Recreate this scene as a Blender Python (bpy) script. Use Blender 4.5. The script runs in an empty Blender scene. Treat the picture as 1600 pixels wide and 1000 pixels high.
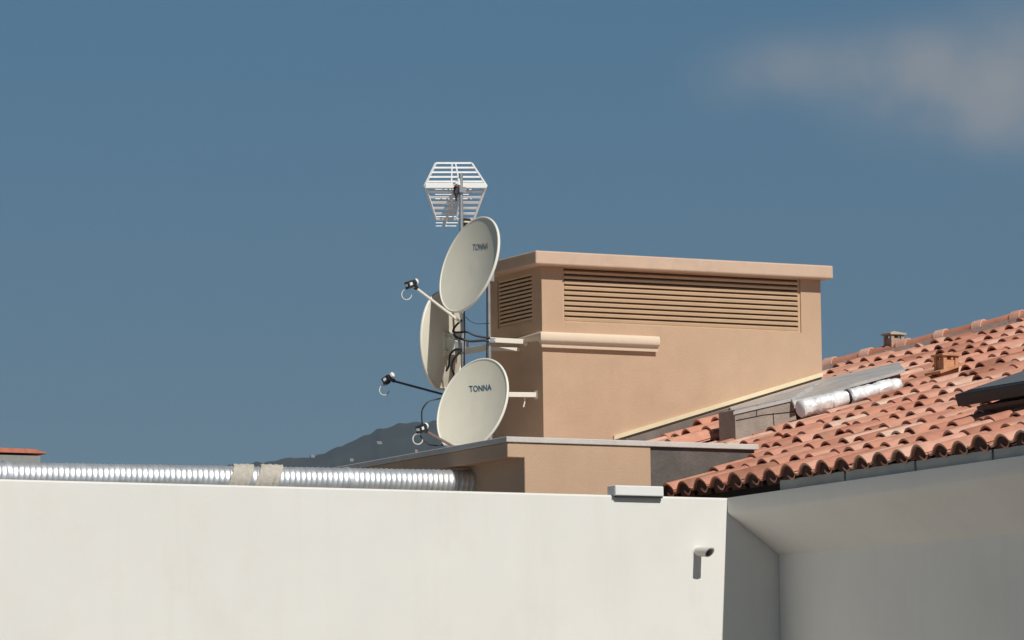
import bpy, bmesh, math, random
from mathutils import Vector, Matrix, noise
from math import sin, cos, tan, pi, radians, atan2, sqrt
S = bpy.context.scene
COL = S.collection
random.seed(7)

# ------------------------------------------------------------------ camera, sky, sun
FPX = 7500.0                                   # focal length in pixels of a 1600 px wide picture
TH, PT, RO = radians(27.5), radians(6.35), 0.013
CAM = Vector((0, 0, 4.0))
FW = Vector((sin(TH)*cos(PT), cos(TH)*cos(PT), sin(PT)))
R0 = Vector((cos(TH), -sin(TH), 0)); U0 = R0.cross(FW)
RT = cos(RO)*R0 - sin(RO)*U0
UP = sin(RO)*R0 + cos(RO)*U0
cam = bpy.data.cameras.new('camera'); co = bpy.data.objects.new('camera', cam); COL.objects.link(co)
m3 = Matrix((RT, UP, -FW)).transposed()
co.matrix_world = Matrix.Translation(CAM) @ m3.to_4x4()
cam.sensor_width = 36.0; cam.lens = 36.0*FPX/1600.0
cam.clip_start = 0.5; cam.clip_end = 30000
S.camera = co

SUN_DIR = Vector((-0.06, 1.0, -1.0)).normalized()      # the way the light travels
SKY_STRENGTH, SUN_STRENGTH, EXPO = 0.068, 3.95, 0.0
sun = bpy.data.lights.new('sun', 'SUN'); so = bpy.data.objects.new('sun', sun); COL.objects.link(so)
sun.energy = SUN_STRENGTH; sun.angle = radians(0.5); sun.color = (1.0, 0.955, 0.88)
so.rotation_euler = SUN_DIR.to_track_quat('-Z', 'Y').to_euler()
so.location = (0, -10, 30)

w = bpy.data.worlds.new('World'); S.world = w; w.use_nodes = True
nt = w.node_tree; N = nt.nodes; L = nt.links; N.clear()
def nd(t, **k):
    n = N.new(t)
    for a, b in k.items(): setattr(n, a, b)
    return n
out = nd('ShaderNodeOutputWorld'); bg = nd('ShaderNodeBackground'); bg.inputs[1].default_value = SKY_STRENGTH
L.new(bg.outputs[0], out.inputs[0])
tc = nd('ShaderNodeTexCoord')
def wmath(op, a, b=None, c=None):
    n = nd('ShaderNodeMath', operation=op)
    for i, v in enumerate((a, b, c)):
        if v is None: continue
        if isinstance(v, (int, float)): n.inputs[i].default_value = v
        else: L.new(v, n.inputs[i])
    return n.outputs[0]
sep = nd('ShaderNodeSeparateXYZ'); L.new(tc.outputs['Generated'], sep.inputs[0])
zz = wmath('MAXIMUM', sep.outputs[2], 0.0)
zr = wmath('ADD', wmath('MULTIPLY', zz, 1.6), 0.13)          # a clear deep sky down to low elevations
comb = nd('ShaderNodeCombineXYZ')
L.new(sep.outputs[0], comb.inputs[0]); L.new(sep.outputs[1], comb.inputs[1]); L.new(zr, comb.inputs[2])
nrm = nd('ShaderNodeVectorMath', operation='NORMALIZE'); L.new(comb.outputs[0], nrm.inputs[0])
sky = nd('ShaderNodeTexSky', sky_type='NISHITA'); sky.sun_disc = False
sky.sun_elevation = radians(45); sky.sun_rotation = radians(180 - 3.4)
sky.altitude = 0; sky.air_density = 1.0; sky.dust_density = 0.3; sky.ozone_density = 2.0
L.new(nrm.outputs[0], sky.inputs[0])
gam = nd('ShaderNodeMix', data_type='RGBA', blend_type='MULTIPLY'); gam.inputs['Factor'].default_value = 1.0
L.new(sky.outputs[0], gam.inputs['A']); 
gt = nd('ShaderNodeMapRange'); L.new(sep.outputs[2], gt.inputs[0]); gt.inputs[1].default_value = .085; gt.inputs[2].default_value = .175
gc = nd('ShaderNodeMix', data_type='RGBA'); L.new(gt.outputs[0], gc.inputs['Factor'])
gc.inputs['A'].default_value = (.595, .77, .70, 1); gc.inputs['B'].default_value = (.615, 1.02, 1.02, 1)
L.new(gc.outputs['Result'], gam.inputs['B'])
# the upper sky is deeper and darker than the band above the horizon
zf = nd('ShaderNodeMapRange'); L.new(sep.outputs[2], zf.inputs[0]); zf.inputs[1].default_value = .18; zf.inputs[2].default_value = .6; zf.inputs[3].default_value = 1.0; zf.inputs[4].default_value = .42
zc = nd('ShaderNodeCombineColor')
L.new(zf.outputs[0], zc.inputs[0])
L.new(wmath('POWER', zf.outputs[0], 1.12), zc.inputs[1]); L.new(wmath('POWER', zf.outputs[0], 1.15), zc.inputs[2])
gz = nd('ShaderNodeMix', data_type='RGBA', blend_type='MULTIPLY'); gz.inputs['Factor'].default_value = 1.0
L.new(gam.outputs['Result'], gz.inputs['A']); L.new(zc.outputs[0], gz.inputs['B'])
# thin clouds: soft patches by azimuth and elevation, broken up by noise
azn = wmath('ARCTAN2', sep.outputs[0], sep.outputs[1])
eln = wmath('ARCSINE', sep.outputs[2])
tex = nd('ShaderNodeTexNoise'); tex.inputs['Scale'].default_value = 34; tex.inputs['Detail'].default_value = 4; tex.inputs['Roughness'].default_value = 0.6
L.new(tc.outputs['Generated'], tex.inputs['Vector'])
def dirof(px, py):
    v = (FW + RT*((px-800)/FPX) + UP*((500-py)/FPX)).normalized()
    return atan2(v.x, v.y), math.asin(v.z)
tot = None
for px, py, rx, ry, amp in ((1240, 105, 75, 38, .50), (1330, 125, 60, 45, .36), (1150, 125, 50, 40, .24), (1440, 105, 85, 48, .95),
                            (1500, 160, 110, 48, .80), (1585, 110, 60, 70, .65), (1450, 85, 40, 28, .5), (1555, 130, 45, 35, .4), (1620, 190, 110, 40, .4), (1750, 90, 160, 80, .7)):
    a, e = dirof(px, py)
    da = wmath('DIVIDE', wmath('SUBTRACT', azn, a), rx/FPX)
    de = wmath('DIVIDE', wmath('SUBTRACT', eln, e), ry/FPX)
    d2 = wmath('ADD', wmath('MULTIPLY', da, da), wmath('MULTIPLY', de, de))
    g = wmath('MULTIPLY', wmath('EXPONENT', wmath('MULTIPLY', d2, -0.8)), amp)
    tot = g if tot is None else wmath('ADD', tot, g)
dens = wmath('MAXIMUM', wmath('MULTIPLY', tot, wmath('MULTIPLY_ADD', tex.outputs['Fac'], 3.2, -0.75)), 0.0)
cfac = wmath('MULTIPLY', wmath('SUBTRACT', 1.0, wmath('EXPONENT', wmath('MULTIPLY', dens, -1.25))), .92)
cm = nd('ShaderNodeMix', data_type='RGBA'); L.new(cfac, cm.inputs['Factor'])
L.new(gz.outputs['Result'], cm.inputs['A']); cm.inputs['B'].default_value = (4.2, 4.35, 4.6, 1)
L.new(cm.outputs['Result'], bg.inputs[0])

S.view_settings.view_transform = 'Standard'; S.view_settings.look = 'None'
S.view_settings.exposure = EXPO; S.view_settings.gamma = 1.0; S.view_settings.use_curve_mapping = False
S.render.engine = 'CYCLES'

# ------------------------------------------------------------------ helpers
def ray(px, py): return FW + RT*((px-800)/FPX) + UP*((500-py)/FPX)
def atY(px, py, y): v = ray(px, py); return CAM + v*((y-CAM.y)/v.y)
def atX(px, py, x): v = ray(px, py); return CAM + v*((x-CAM.x)/v.x)
def atD(px, py, t): return CAM + ray(px, py)*t
def atP(px, py, P, n):
    v = ray(px, py); return CAM + v*((P-CAM).dot(n)/v.dot(n))
def fdepth(P): return (P-CAM).dot(FW)

def wloc(o):                                   # every object here is only moved, never turned: world place = sum of locations
    p = Vector((0,0,0))
    while o: p += o.location; o = o.parent
    return p
class MB:
    def __init__(s): s.v = []; s.f = []; s.t = []
    def poly(s, pts, tint=.5):
        b = len(s.v); s.v += [Vector(p) for p in pts]; s.f.append(tuple(range(b, b+len(pts)))); s.t.append(tint)
    def box(s, lo, hi, M=None, tint=.5):
        x0, y0, z0 = lo; x1, y1, z1 = hi
        p = [Vector(q) for q in ((x0,y0,z0),(x1,y0,z0),(x1,y1,z0),(x0,y1,z0),(x0,y0,z1),(x1,y0,z1),(x1,y1,z1),(x0,y1,z1))]
        if M: p = [M @ q for q in p]
        b = len(s.v); s.v += p
        for f in ((0,3,2,1),(4,5,6,7),(0,1,5,4),(1,2,6,5),(2,3,7,6),(3,0,4,7)):
            s.f.append(tuple(b+i for i in f)); s.t.append(tint)
    def prism(s, pts, ext, tint=.5):
        n = len(pts); b = len(s.v); ext = Vector(ext)
        s.v += [Vector(p) for p in pts] + [Vector(p)+ext for p in pts]
        s.f.append(tuple(b+i for i in range(n))); s.f.append(tuple(b+n+i for i in reversed(range(n)))); s.t += [tint, tint]
        for i in range(n):
            j = (i+1) % n; s.f.append((b+i, b+n+i, b+n+j, b+j)); s.t.append(tint)
    def tube(s, pts, r, n=10, caps=True, tint=.5):
        pts = [Vector(p) for p in pts]; rr = r if isinstance(r, (list, tuple)) else [r]*len(pts)
        b = len(s.v); prev = None
        for i, p in enumerate(pts):
            t = (pts[min(i+1, len(pts)-1)] - pts[max(i-1, 0)]).normalized()
            if prev is None:
                a = Vector((0,0,1)) if abs(t.z) < .9 else Vector((1,0,0)); x = t.cross(a).normalized()
            else: x = (prev - t*prev.dot(t)).normalized()
            prev = x; y = t.cross(x)
            for k in range(n):
                an = 2*pi*k/n; s.v.append(p + (x*cos(an)+y*sin(an))*rr[i])
        for i in range(len(pts)-1):
            for k in range(n):
                a = b+i*n+k; c = b+i*n+(k+1) % n; s.f.append((a, c, c+n, a+n)); s.t.append(tint)
        if caps:
            s.f.append(tuple(b+k for k in reversed(range(n)))); e = b+(len(pts)-1)*n
            s.f.append(tuple(e+k for k in range(n))); s.t += [tint, tint]
    def build(s, name, mat, parent=None, smooth=None, bevel=0):
        me = bpy.data.meshes.new(name)
        inv = Matrix.Translation(-wloc(parent)) if parent else Matrix()
        o3 = Vector((0,0,0))
        if not parent and s.v:
            xs = [v.x for v in s.v]; ys = [v.y for v in s.v]; zs = [v.z for v in s.v]
            o3 = Vector(((min(xs)+max(xs))/2, (min(ys)+max(ys))/2, min(zs)))
        me.from_pydata([tuple((inv @ v) - o3) for v in s.v], [], s.f)
        bm = bmesh.new(); bm.from_mesh(me)
        lay = bm.faces.layers.float.new('tint')
        bm.faces.ensure_lookup_table()
        for i, f in enumerate(bm.faces): f[lay] = s.t[i]
        bmesh.ops.recalc_face_normals(bm, faces=bm.faces) if s.closed else None
        bm.to_mesh(me); bm.free()
        me.materials.append(mat)
        if smooth:
            me.polygons.foreach_set('use_smooth', [True]*len(me.polygons))
            me.set_sharp_from_angle(angle=radians(smooth))
        o = bpy.data.objects.new(name, me); COL.objects.link(o)
        if parent: o.parent = parent
        else: o.location = o3
        if bevel:
            bv = o.modifiers.new('bevel', 'BEVEL'); bv.width = bevel; bv.segments = 2; bv.limit_method = 'ANGLE'; bv.angle_limit = radians(40)
        return o
    closed = True
def tag(o, label, cat, group=None, kind=None):
    if label: o['label'] = label
    if cat: o['category'] = cat
    if group: o['group'] = group
    if kind: o['kind'] = kind
    return o
def empty(name, loc, label, cat, group=None):
    o = bpy.data.objects.new(name, None); COL.objects.link(o); o.location = loc; o.empty_display_size = .2
    o.matrix_world = Matrix.Translation(Vector(loc))
    return tag(o, label, cat, group)
def struct(o): o['kind'] = 'structure'; return o

def mat(name, col, rough=.8, metal=0, var=.08, scale=6, bump=.0, bscale=60, tint=None, stain=None, spec=.3, streak=None):
    m = bpy.data.materials.new(name); m.use_nodes = True
    t = m.node_tree; n = t.nodes; l = t.links; p = n['Principled BSDF']
    p.inputs['Roughness'].default_value = rough; p.inputs['Metallic'].default_value = metal
    p.inputs['Specular IOR Level'].default_value = spec
    tcn = n.new('ShaderNodeTexCoord'); geo = n.new('ShaderNodeNewGeometry')
    nz = n.new('ShaderNodeTexNoise'); nz.inputs['Scale'].default_value = scale; nz.inputs['Detail'].default_value = 6; nz.inputs['Roughness'].default_value = .6
    l.new(geo.outputs['Position'], nz.inputs['Vector'])
    r = n.new('ShaderNodeMapRange'); r.inputs[1].default_value = .3; r.inputs[2].default_value = .7
    r.inputs[3].default_value = 1-var; r.inputs[4].default_value = 1+var
    l.new(nz.outputs['Fac'], r.inputs[0])
    mx = n.new('ShaderNodeMix'); mx.data_type = 'RGBA'; mx.blend_type = 'MULTIPLY'; mx.inputs['Factor'].default_value = 1
    mx.inputs['A'].default_value = (*col, 1)
    cv = n.new('ShaderNodeCombineColor')
    for i in range(3): l.new(r.outputs[0], cv.inputs[i])
    l.new(cv.outputs[0], mx.inputs['B'])
    cur = mx.outputs['Result']
    if tint:                                           # tint = three colours across the per-face value
        at = n.new('ShaderNodeAttribute'); at.attribute_name = 'tint'
        cr = n.new('ShaderNodeValToRGB'); e = cr.color_ramp.elements
        e[0].position = 0; e[0].color = (*tint[0], 1); e[1].position = 1; e[1].color = (*tint[-1], 1)
        for i, cc in enumerate(tint[1:-1]):
            k = e.new((i+1)/(len(tint)-1)); k.color = (*cc, 1)
        l.new(at.outputs['Fac'], cr.inputs[0]); l.new(cr.outputs[0], mx.inputs['A'])
    if streak:                                         # faint vertical water marks
        mpn = n.new('ShaderNodeMapping'); mpn.inputs['Scale'].default_value = (7, 7, .5)
        l.new(geo.outputs['Position'], mpn.inputs[0])
        n3 = n.new('ShaderNodeTexNoise'); n3.inputs['Scale'].default_value = 1.0; n3.inputs['Detail'].default_value = 5; n3.inputs['Roughness'].default_value = .7
        l.new(mpn.outputs[0], n3.inputs['Vector'])
        r3 = n.new('ShaderNodeMapRange'); r3.inputs[1].default_value = .52; r3.inputs[2].default_value = .78; r3.inputs[4].default_value = streak[1]
        l.new(n3.outputs['Fac'], r3.inputs[0])
        m4 = n.new('ShaderNodeMix'); m4.data_type = 'RGBA'; l.new(r3.outputs[0], m4.inputs['Factor'])
        l.new(cur, m4.inputs['A']); m4.inputs['B'].default_value = (*streak[0], 1); cur = m4.outputs['Result']
    if stain:                                          # darker or coloured patches with a shape of their own
        sc, lo, hi, scol, amt = stain
        n2 = n.new('ShaderNodeTexNoise'); n2.inputs['Scale'].default_value = sc; n2.inputs['Detail'].default_value = 8; n2.inputs['Roughness'].default_value = .65
        l.new(geo.outputs['Position'], n2.inputs['Vector'])
        r2 = n.new('ShaderNodeMapRange'); r2.inputs[1].default_value = lo; r2.inputs[2].default_value = hi; r2.inputs[4].default_value = amt
        l.new(n2.outputs['Fac'], r2.inputs[0])
        m2 = n.new('ShaderNodeMix'); m2.data_type = 'RGBA'; l.new(r2.outputs[0], m2.inputs['Factor'])
        l.new(cur, m2.inputs['A']); m2.inputs['B'].default_value = (*scol, 1); cur = m2.outputs['Result']
    l.new(cur, p.inputs['Base Color'])
    if bump:
        nb = n.new('ShaderNodeTexNoise'); nb.inputs['Scale'].default_value = bscale; nb.inputs['Detail'].default_value = 4
        l.new(geo.outputs['Position'], nb.inputs['Vector'])
        b = n.new('ShaderNodeBump'); b.inputs['Strength'].default_value = bump; b.inputs['Distance'].default_value = .01
        l.new(nb.outputs['Fac'], b.inputs['Height']); l.new(b.outputs[0], p.inputs['Normal'])
    m['bsdf'] = 1
    return m
M = {}
M['white'] = mat('white_render', (.80,.785,.745), .9, var=.025, scale=1.6, bump=.04, bscale=45, stain=(2.2,.52,.75,(.70,.66,.60),.30), streak=((.68,.65,.58),.22))
M['beige'] = mat('beige_render', (.565,.385,.262), .92, var=.05, scale=4, bump=.25, bscale=90, stain=(3.0,.5,.78,(.50,.33,.22),.4), streak=((.48,.33,.23),.35))
M['beige_cap'] = mat('beige_cap', (.64,.465,.35), .9, var=.05, scale=7, bump=.2, bscale=90, stain=(5,.5,.75,(.47,.33,.25),.5))
M['louvre'] = mat('louvre_paint', (.60,.42,.27), .6, var=.05, scale=9)
M['cream'] = mat('cream_moulding', (.78,.63,.48), .7, var=.05, scale=9, stain=(9,.5,.8,(.55,.42,.30),.4))
M['cream_flash'] = mat('cream_flashing', (.80,.68,.46), .6, var=.05, scale=9)
M['tile'] = mat('terracotta', (.5,.2,.12), .85, var=.16, scale=14, bump=.3, bscale=120,
    tint=((.36,.155,.10),(.50,.22,.15),(.60,.28,.19),(.67,.36,.265),(.73,.50,.39)), stain=(5.5,.52,.70,(.34,.25,.19),.6))
M['ridge'] = mat('terracotta_ridge', (.5,.2,.12), .85, var=.15, scale=12, bump=.3, bscale=100,
    tint=((.42,.16,.10),(.55,.23,.15),(.66,.42,.33)))
M['mortar'] = mat('cement_mortar', (.50,.42,.36), .95, var=.15, scale=20, bump=.4)
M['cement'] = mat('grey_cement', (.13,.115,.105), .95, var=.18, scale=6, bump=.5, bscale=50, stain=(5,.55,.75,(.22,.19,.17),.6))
M['block'] = mat('concrete_block', (.36,.30,.255), .95, var=.14, scale=9, bump=.5, bscale=60)
M['coping'] = mat('stone_coping', (.62,.58,.54), .85, var=.08, scale=8, bump=.2)
M['board'] = mat('fibre_board', (.42,.42,.39), .8, var=.08, scale=6)
M['galv'] = mat('galvanised_steel', (.78,.80,.82), .42, .75, var=.16, scale=18, bump=.1, bscale=30)
M['sheet'] = mat('zinc_sheet', (.55,.53,.51), .55, .25, var=.12, scale=5, bump=.15, bscale=12, stain=(4,.5,.7,(.28,.28,.28),.5))
M['foil'] = mat('crumpled_foil', (.93,.93,.93), .45, .3, var=.08, scale=14, bump=.9, bscale=20)
M['tape'] = mat('canvas_tape', (.50,.46,.40), .95, var=.12, scale=30, bump=.4)
M['dish'] = mat('dish_paint', (.74,.70,.58), .5, streak=((.60,.55,.44),.25), var=.035, scale=5, spec=.4)
M['rim'] = mat('dish_rim', (.80,.78,.70), .45, var=.02)
M['alu'] = mat('bright_aluminium', (.92,.92,.92), .35, .25, var=.05, scale=20)
M['steel'] = mat('mast_steel', (.55,.56,.56), .38, .75, var=.1, scale=15)
M['arm'] = mat('arm_paint', (.82,.77,.68), .5, 0, var=.04, scale=10)
M['dullarm'] = mat('dull_feed_arm', (.22,.17,.15), .6, var=.1)
M['darkarm'] = mat('dark_feed_arm', (.06,.07,.08), .5, .2, var=.1)
M['black'] = mat('black_plastic', (.018,.02,.028), .45, var=.1, spec=.5)
M['lnbwhite'] = mat('white_plastic', (.82,.82,.80), .4, var=.02, spec=.5)
M['coaxw'] = mat('pale_coax', (.62,.60,.56), .5, var=.05)
M['blue'] = mat('blue_plastic', (.10,.32,.48), .4, var=.05)
M['logo_faded'] = mat('faded_logo', (.20,.25,.27), .6, var=.3, scale=30)
M['red'] = mat('red_plastic', (.35,.03,.03), .4, var=.05)
M['logo'] = mat('logo_blue', (.05,.13,.20), .5, var=.1)
M['glassdark'] = mat('dark_metal', (.035,.036,.04), .5, .2, var=.1)
M['skyglass'] = mat('window_glass', (.16,.17,.18), .4, 0, var=.05)
M['wood'] = mat('brown_frame', (.16,.10,.075), .7, var=.15)
M['darkgrey'] = mat('dark_grey_surface', (.19,.165,.15), .85, var=.2, scale=10, bump=.3)
M['dirtroof'] = mat('gravel_roof', (.30,.28,.26), .95, var=.2, scale=8, bump=.4)
M['ground'] = mat('dry_ground', (.125,.095,.07), .95, var=.25, scale=.4, bump=.3)
M['hill'] = mat('hill_scrub', (.020,.027,.023), .95, var=.45, scale=.012, stain=(.006,.5,.7,(.05,.047,.038),.5))
M['archshade'] = mat('painted_arch_shade', (.07,.035,.028), .95, var=.3, scale=40)  # dark colour standing in for shade in the eave hollows
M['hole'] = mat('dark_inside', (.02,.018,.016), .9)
M['farwall'] = mat('far_wall', (.30,.30,.29), .9)
M['farroof'] = mat('far_roof', (.58,.20,.12), .9, var=.15)

# ------------------------------------------------------------------ key planes of the place
EX, EZ = 14.853, 6.244                     # tile eave line runs along Y
CX = 14.815                                # outer face of the cornice
YW = 25.616                                # white front wall
XI = 15.174                                # side wall under the cornice
YB, YP = 26.50, 29.40                      # fronts of the low block and of the vent house
AL = radians(18.0)
UD = Vector((cos(AL), 0, sin(AL))); ND = Vector((-sin(AL), 0, cos(AL)))
def RP(y, c, h=0.0): return Vector((EX, y, EZ)) + UD*c + ND*h     # point of the tiled slope
ZT = 6.168

# ------------------------------------------------------------------ ground and hill
g = MB(); g.poly([(-9000,-9000,0),(9000,-9000,0),(9000,9000,0),(-9000,9000,0)]); g.closed = False
struct(g.build('ground', M['ground']))
crest = [(-6000,760),(-400,733),(0,733),(200,732),(330,728),(430,719),(455,713),(480,712),(505,706),(530,697),(550,689),(575,677),(600,666),(625,659),(650,656),(680,655),(720,662),(780,668),(900,676),(1100,690),(1300,705),(1600,715),(2000,725),(7000,760)]
hm = MB(); hm.closed = False
cols = 700; rows = 31; base = 0
for i in range(cols):
    px = -6000 + 13000*i/(cols-1); px = -400+2400*((i-100)/500) if 100 <= i <= 600 else (-6000+5600*i/100 if i < 100 else 2000+5000*(i-600)/99)
    for k in range(len(crest)-1):
        if crest[k][0] <= px <= crest[k+1][0]:
            u = (px-crest[k][0])/(crest[k+1][0]-crest[k][0]); u = u*u*(3-2*u)
            py = crest[k][1]*(1-u)+crest[k+1][1]*u; break
    top = atD(px, py, 5200.0)
    d = Vector((top.x, top.y, 0)).normalized()
    hor = Vector((top.x, top.y, 0)).length
    for j in range(rows):
        f = j/(rows-1)
        if f <= .7: a = f/.7; dd = hor-2200*(1-a); zzv = top.z*(a**1.25)
        else: a = (f-.7)/.3; dd = hor+1500*a; zzv = top.z*(1-a)
        ef = min(1, i/60, (cols-1-i)/60); zzv *= ef*ef*(3-2*ef)
        nzv = noise.noise(Vector((dd*.0022, px*.02, 1.3)))*9*min(1, 4*min(a, 1-a)+.12) + noise.noise(Vector((dd*.008, px*.08, 4.3)))*3
        hm.v.append(Vector((d.x*dd, d.y*dd, zzv+nzv-1)))
for i in range(cols-1):
    for j in range(rows-1):
        a = i*rows+j; hm.f.append((a, a+rows, a+rows+1, a+1)); hm.t.append(.5)
struct(hm.build('hill', M['hill'], smooth=60))

# ------------------------------------------------------------------ white building
WB = empty('white_building', (15, 25.6, 0), 'white rendered building with shaded cornice, tall front wall and terracotta tiled roof', 'building')
b = MB(); b.box((2.0, YW, 0), (XI+.25, YW+.26, ZT)); wall = b.build('front_wall', M['white'], WB, bevel=.012)
b = MB(); b.box((XI, 14, 0), (XI+.3, YW-.004, 6.05)); b.build('side_wall', M['white'], WB)
b = MB(); b.box((2.1, YW+.264, 0), (XI+.25, 36, 5.70)); b.build('flat_roof', M['dirtroof'], WB)
b = MB(); b.box((XI+.304, 14.1, 0), (24, 36, 5.95)); b.build('wing_body', M['white'], WB)
# cornice: straight outer band, then a coved soffit in to the side wall
prof = [(CX, ZT), (CX, ZT-.085), (CX+.012, ZT-.105)]
zi = 5.82
for k in range(1, 9):
    u = k/8; prof.append((CX+.012+(XI-CX-.012)*u, (ZT-.105)*(1-u)+zi*u + .004*sin(pi*u)))
prof += [(XI+.02, zi-.002), (XI+.02, ZT)]
cb = MB()
near = []
y0, y1 = YW-.003, 14.0
for y in (y0, y1):
    drop = (y0-y)*.018
    near.append([Vector((x, y, z-(drop if 3 <= i <= 11 else 0)*((i-2)/9 if i >= 3 else 0))) for i, (x, z) in enumerate(prof)])
n = len(prof); cb.v = near[0]+near[1]
cb.f.append(tuple(range(n))); cb.f.append(tuple(reversed(range(n, 2*n)))); cb.t += [.5, .5]
for i in range(n): j = (i+1) % n; cb.f.append((i, j, j+n, i+n)); cb.t.append(.5)
cb.build('cornice', M['white'], WB, smooth=35)
# boards between cornice and tiles
seams = [1217, 1320, 1430, 1551]
ys = [atX(p, 745-(p-1217)*.13, EX+.03).y for p in seams] + [20.3, 18.9, 17.5, 16, 14.5]
for i in range(len(ys)-1):
    b = MB(); b.box((EX+.03, ys[i+1]+.012, ZT-.02), (EX+.05, ys[i]-.012, EZ-.006)); b.build('eave_board', M['board'], WB)
b = MB(); b.box((EX+.07, 14.2, ZT-.1), (EX+.09, 33, EZ-.004)); b.build('eave_gap_shade', M['hole'], WB)  # near-black strip stands in for the deep shadow in the eave gap

# hip line on the slope, as (y, c)
hA = (EZ and (24.43+8.5), 5.05); hB = (24.43+6.2, 6.3)
pL = atP(1290, 580, RP(0,0,.03), ND); pR = atP(1600, 503, RP(0,0,.03), ND)
hA = (pL.y, (pL-RP(pL.y,0)).dot(UD)); hB = (pR.y, (pR-RP(pR.y,0)).dot(UD))
hs = (hB[1]-hA[1])/(hB[0]-hA[0])
def hipc(y): return hA[1] + hs*(y-hA[0])
def hippt(y, h=0): return RP(y, hipc(y), h)
YN, YF = 17.2, 36.0
roofM = MB(); roofM.closed = True
yk = hA[0]-0.0
deckpts = [RP(YN,.09,-.035), RP(YF,.09,-.035), RP(YF, max(hipc(YF), .3), -.035), RP(YN, hipc(YN), -.035)]
roofM.prism(deckpts, ND*-.06, tint=.1)
back = MB(); back.closed = False
roof = roofM.build('roof', M['tile'], WB); 
# tiles
SP, CE, TL = .213, .345, .43
tl = MB(); tl.closed = False
prof_t = [(.0,.0),(.04,.015),(.10,.029),(.18,.041),(.27,.049),(.36,.052),(.45,.049),(.54,.043),(.63,.031),(.70,.018),(.76,.004),(.83,-.008),(.91,-.010),(1.0,-.002)]
def tile(y, c, rnd=True, tint=None, lip=.024, up=0.0):
    if tint is None:
        q = random.random(); tint = min(1, max(0, random.gauss(.5, .27)))
    dy = random.gauss(0, .006); dh = random.gauss(0, .004); tw = random.gauss(0, .010); dc = random.gauss(0, .022) if c > .1 else random.gauss(0, .004)
    th = .013; hf = 1+random.gauss(0, .09)
    b = len(tl.v); n = len(prof_t); ks = (0, .5, 1)
    for k in ks:
        cc = c + dc + TL*k; lift = lip*(1-k)+dh+up; wf = 1-.10*k
        for (t, z) in prof_t:
            yy = y + dy + tw*k + SP*((t-.33)*wf+.33)
            tl.v.append(RP(yy, cc, z*hf*wf+lift))
    for k in (0, 1):
        cc = c + dc + TL*(0 if k == 0 else 1); lift = lip*(1-k)+dh+up; wf = 1-.10*k
        for (t, z) in prof_t:
            yy = y + dy + tw*k + SP*((t-.33)*.97*wf+.33)
            tl.v.append(RP(yy, cc, z*hf*wf+lift-th))
    for r_ in range(2):
        for i in range(n-1):
            a = b+r_*n+i; tl.f.append((a, a+1, a+n+1, a+n)); tl.t.append(tint)
    u0 = b+3*n
    for i in range(n-1):
        tl.f.append((b+i, u0+i, u0+i+1, b+i+1)); tl.t.append(tint)              # visible thickness at the lower end
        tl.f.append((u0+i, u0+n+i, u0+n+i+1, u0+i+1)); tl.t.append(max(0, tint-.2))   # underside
ny = int((YF-YN)/SP)
for i in range(ny):
    y = YN + i*SP
    j = 0
    while True:
        c = .006 + j*CE
        if c > hipc(y)-.05: break
        if c < 9: tile(y, c)
        j += 1
    # channel tile end showing inside each eave arch
    tt = random.uniform(.3, .9)
    pts = []
    for k in range(7):
        u = k/6; pts.append((y+SP*(.04+.40*u), -.010+.024*(1-sin(pi*u))))
    for (ya, za), (yb, zb) in zip(pts, pts[1:]):
        tl.poly([RP(ya,.014,za), RP(yb,.014,zb), RP(yb,.014,zb-.012), RP(ya,.014,za-.012)], tt)
        tl.poly([RP(ya,.014,za), RP(yb,.014,zb), RP(yb,.5,zb), RP(ya,.5,za)], tt)
gp = MB(); gp.closed = False  # dark plates that paint the shade inside the eave arches
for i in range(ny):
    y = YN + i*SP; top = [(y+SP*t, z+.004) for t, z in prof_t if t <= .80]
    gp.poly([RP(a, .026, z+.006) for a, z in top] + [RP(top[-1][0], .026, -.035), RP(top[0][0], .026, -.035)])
gp.build('eave_arch_shade', M['archshade'], roof)
yy_ = 28.42
while yy_ < 29.1:                                   # older courses left higher under the flashing
    for j_ in range(3): tile(yy_+random.gauss(0,.01), 1.30+.3*j_+random.gauss(0,.03), up=.085+.012*j_)
    yy_ += SP
tobj = tl.build('roof_tiles', M['tile'], roof, smooth=45)
# hip tiles with collars
rg = MB(); rg.closed = False
h0 = hippt(36.0, .05); h1 = hippt(24.5, .05); hd = (h1-h0).normalized()
side = hd.cross(Vector((0,0,1))).normalized(); upv = side.cross(hd)
Lh = (h1-h0).length
pA = atP(1297, 566, hippt(hA[0], .05), side); pB = atP(1470, 520, hippt(hA[0], .05), side)
step = (pB-pA).length/3.0
s0 = (pA-h0).dot(hd) % step
def half(p0, p1, r0, r1, tint, n=12, a0=-.25, a1=pi+.25):
    b_ = len(rg.v)
    for p, r in ((p0, r0), (p1, r1), (p1, r1-.012), (p0, r0-.012)):
        for k in range(n+1):
            a = a0+(a1-a0)*k/n; rg.v.append(p+side*(cos(a)*r)+upv*(sin(a)*r))
    for q in range(4):
        for k in range(n):
            a = b_+q*(n+1)+k; c = b_+((q+1) % 4)*(n+1)+k; rg.f.append((a, a+1, c+1, c)); rg.t.append(tint)
s = s0-step
while s < Lh:
    p0 = h0+hd*max(s, 0); p1 = h0+hd*min(s+step*.97, Lh); tn = random.uniform(.15, .6)
    if (p1-p0).length > .05:
        rg = MB(); rg.closed = False; half(p0, p1, .058, .066, tn); rg.build('ridge_tile', M['ridge'], roof, smooth=50)
    if s > 0:
        rg = MB(); rg.closed = False; half(h0+hd*(s-.03), h0+hd*(s+.055), .077, .075, random.uniform(.7,.95)); rg.build('ridge_collar', M['ridge'], roof, smooth=50)
    s += step
mo = MB()
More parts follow.
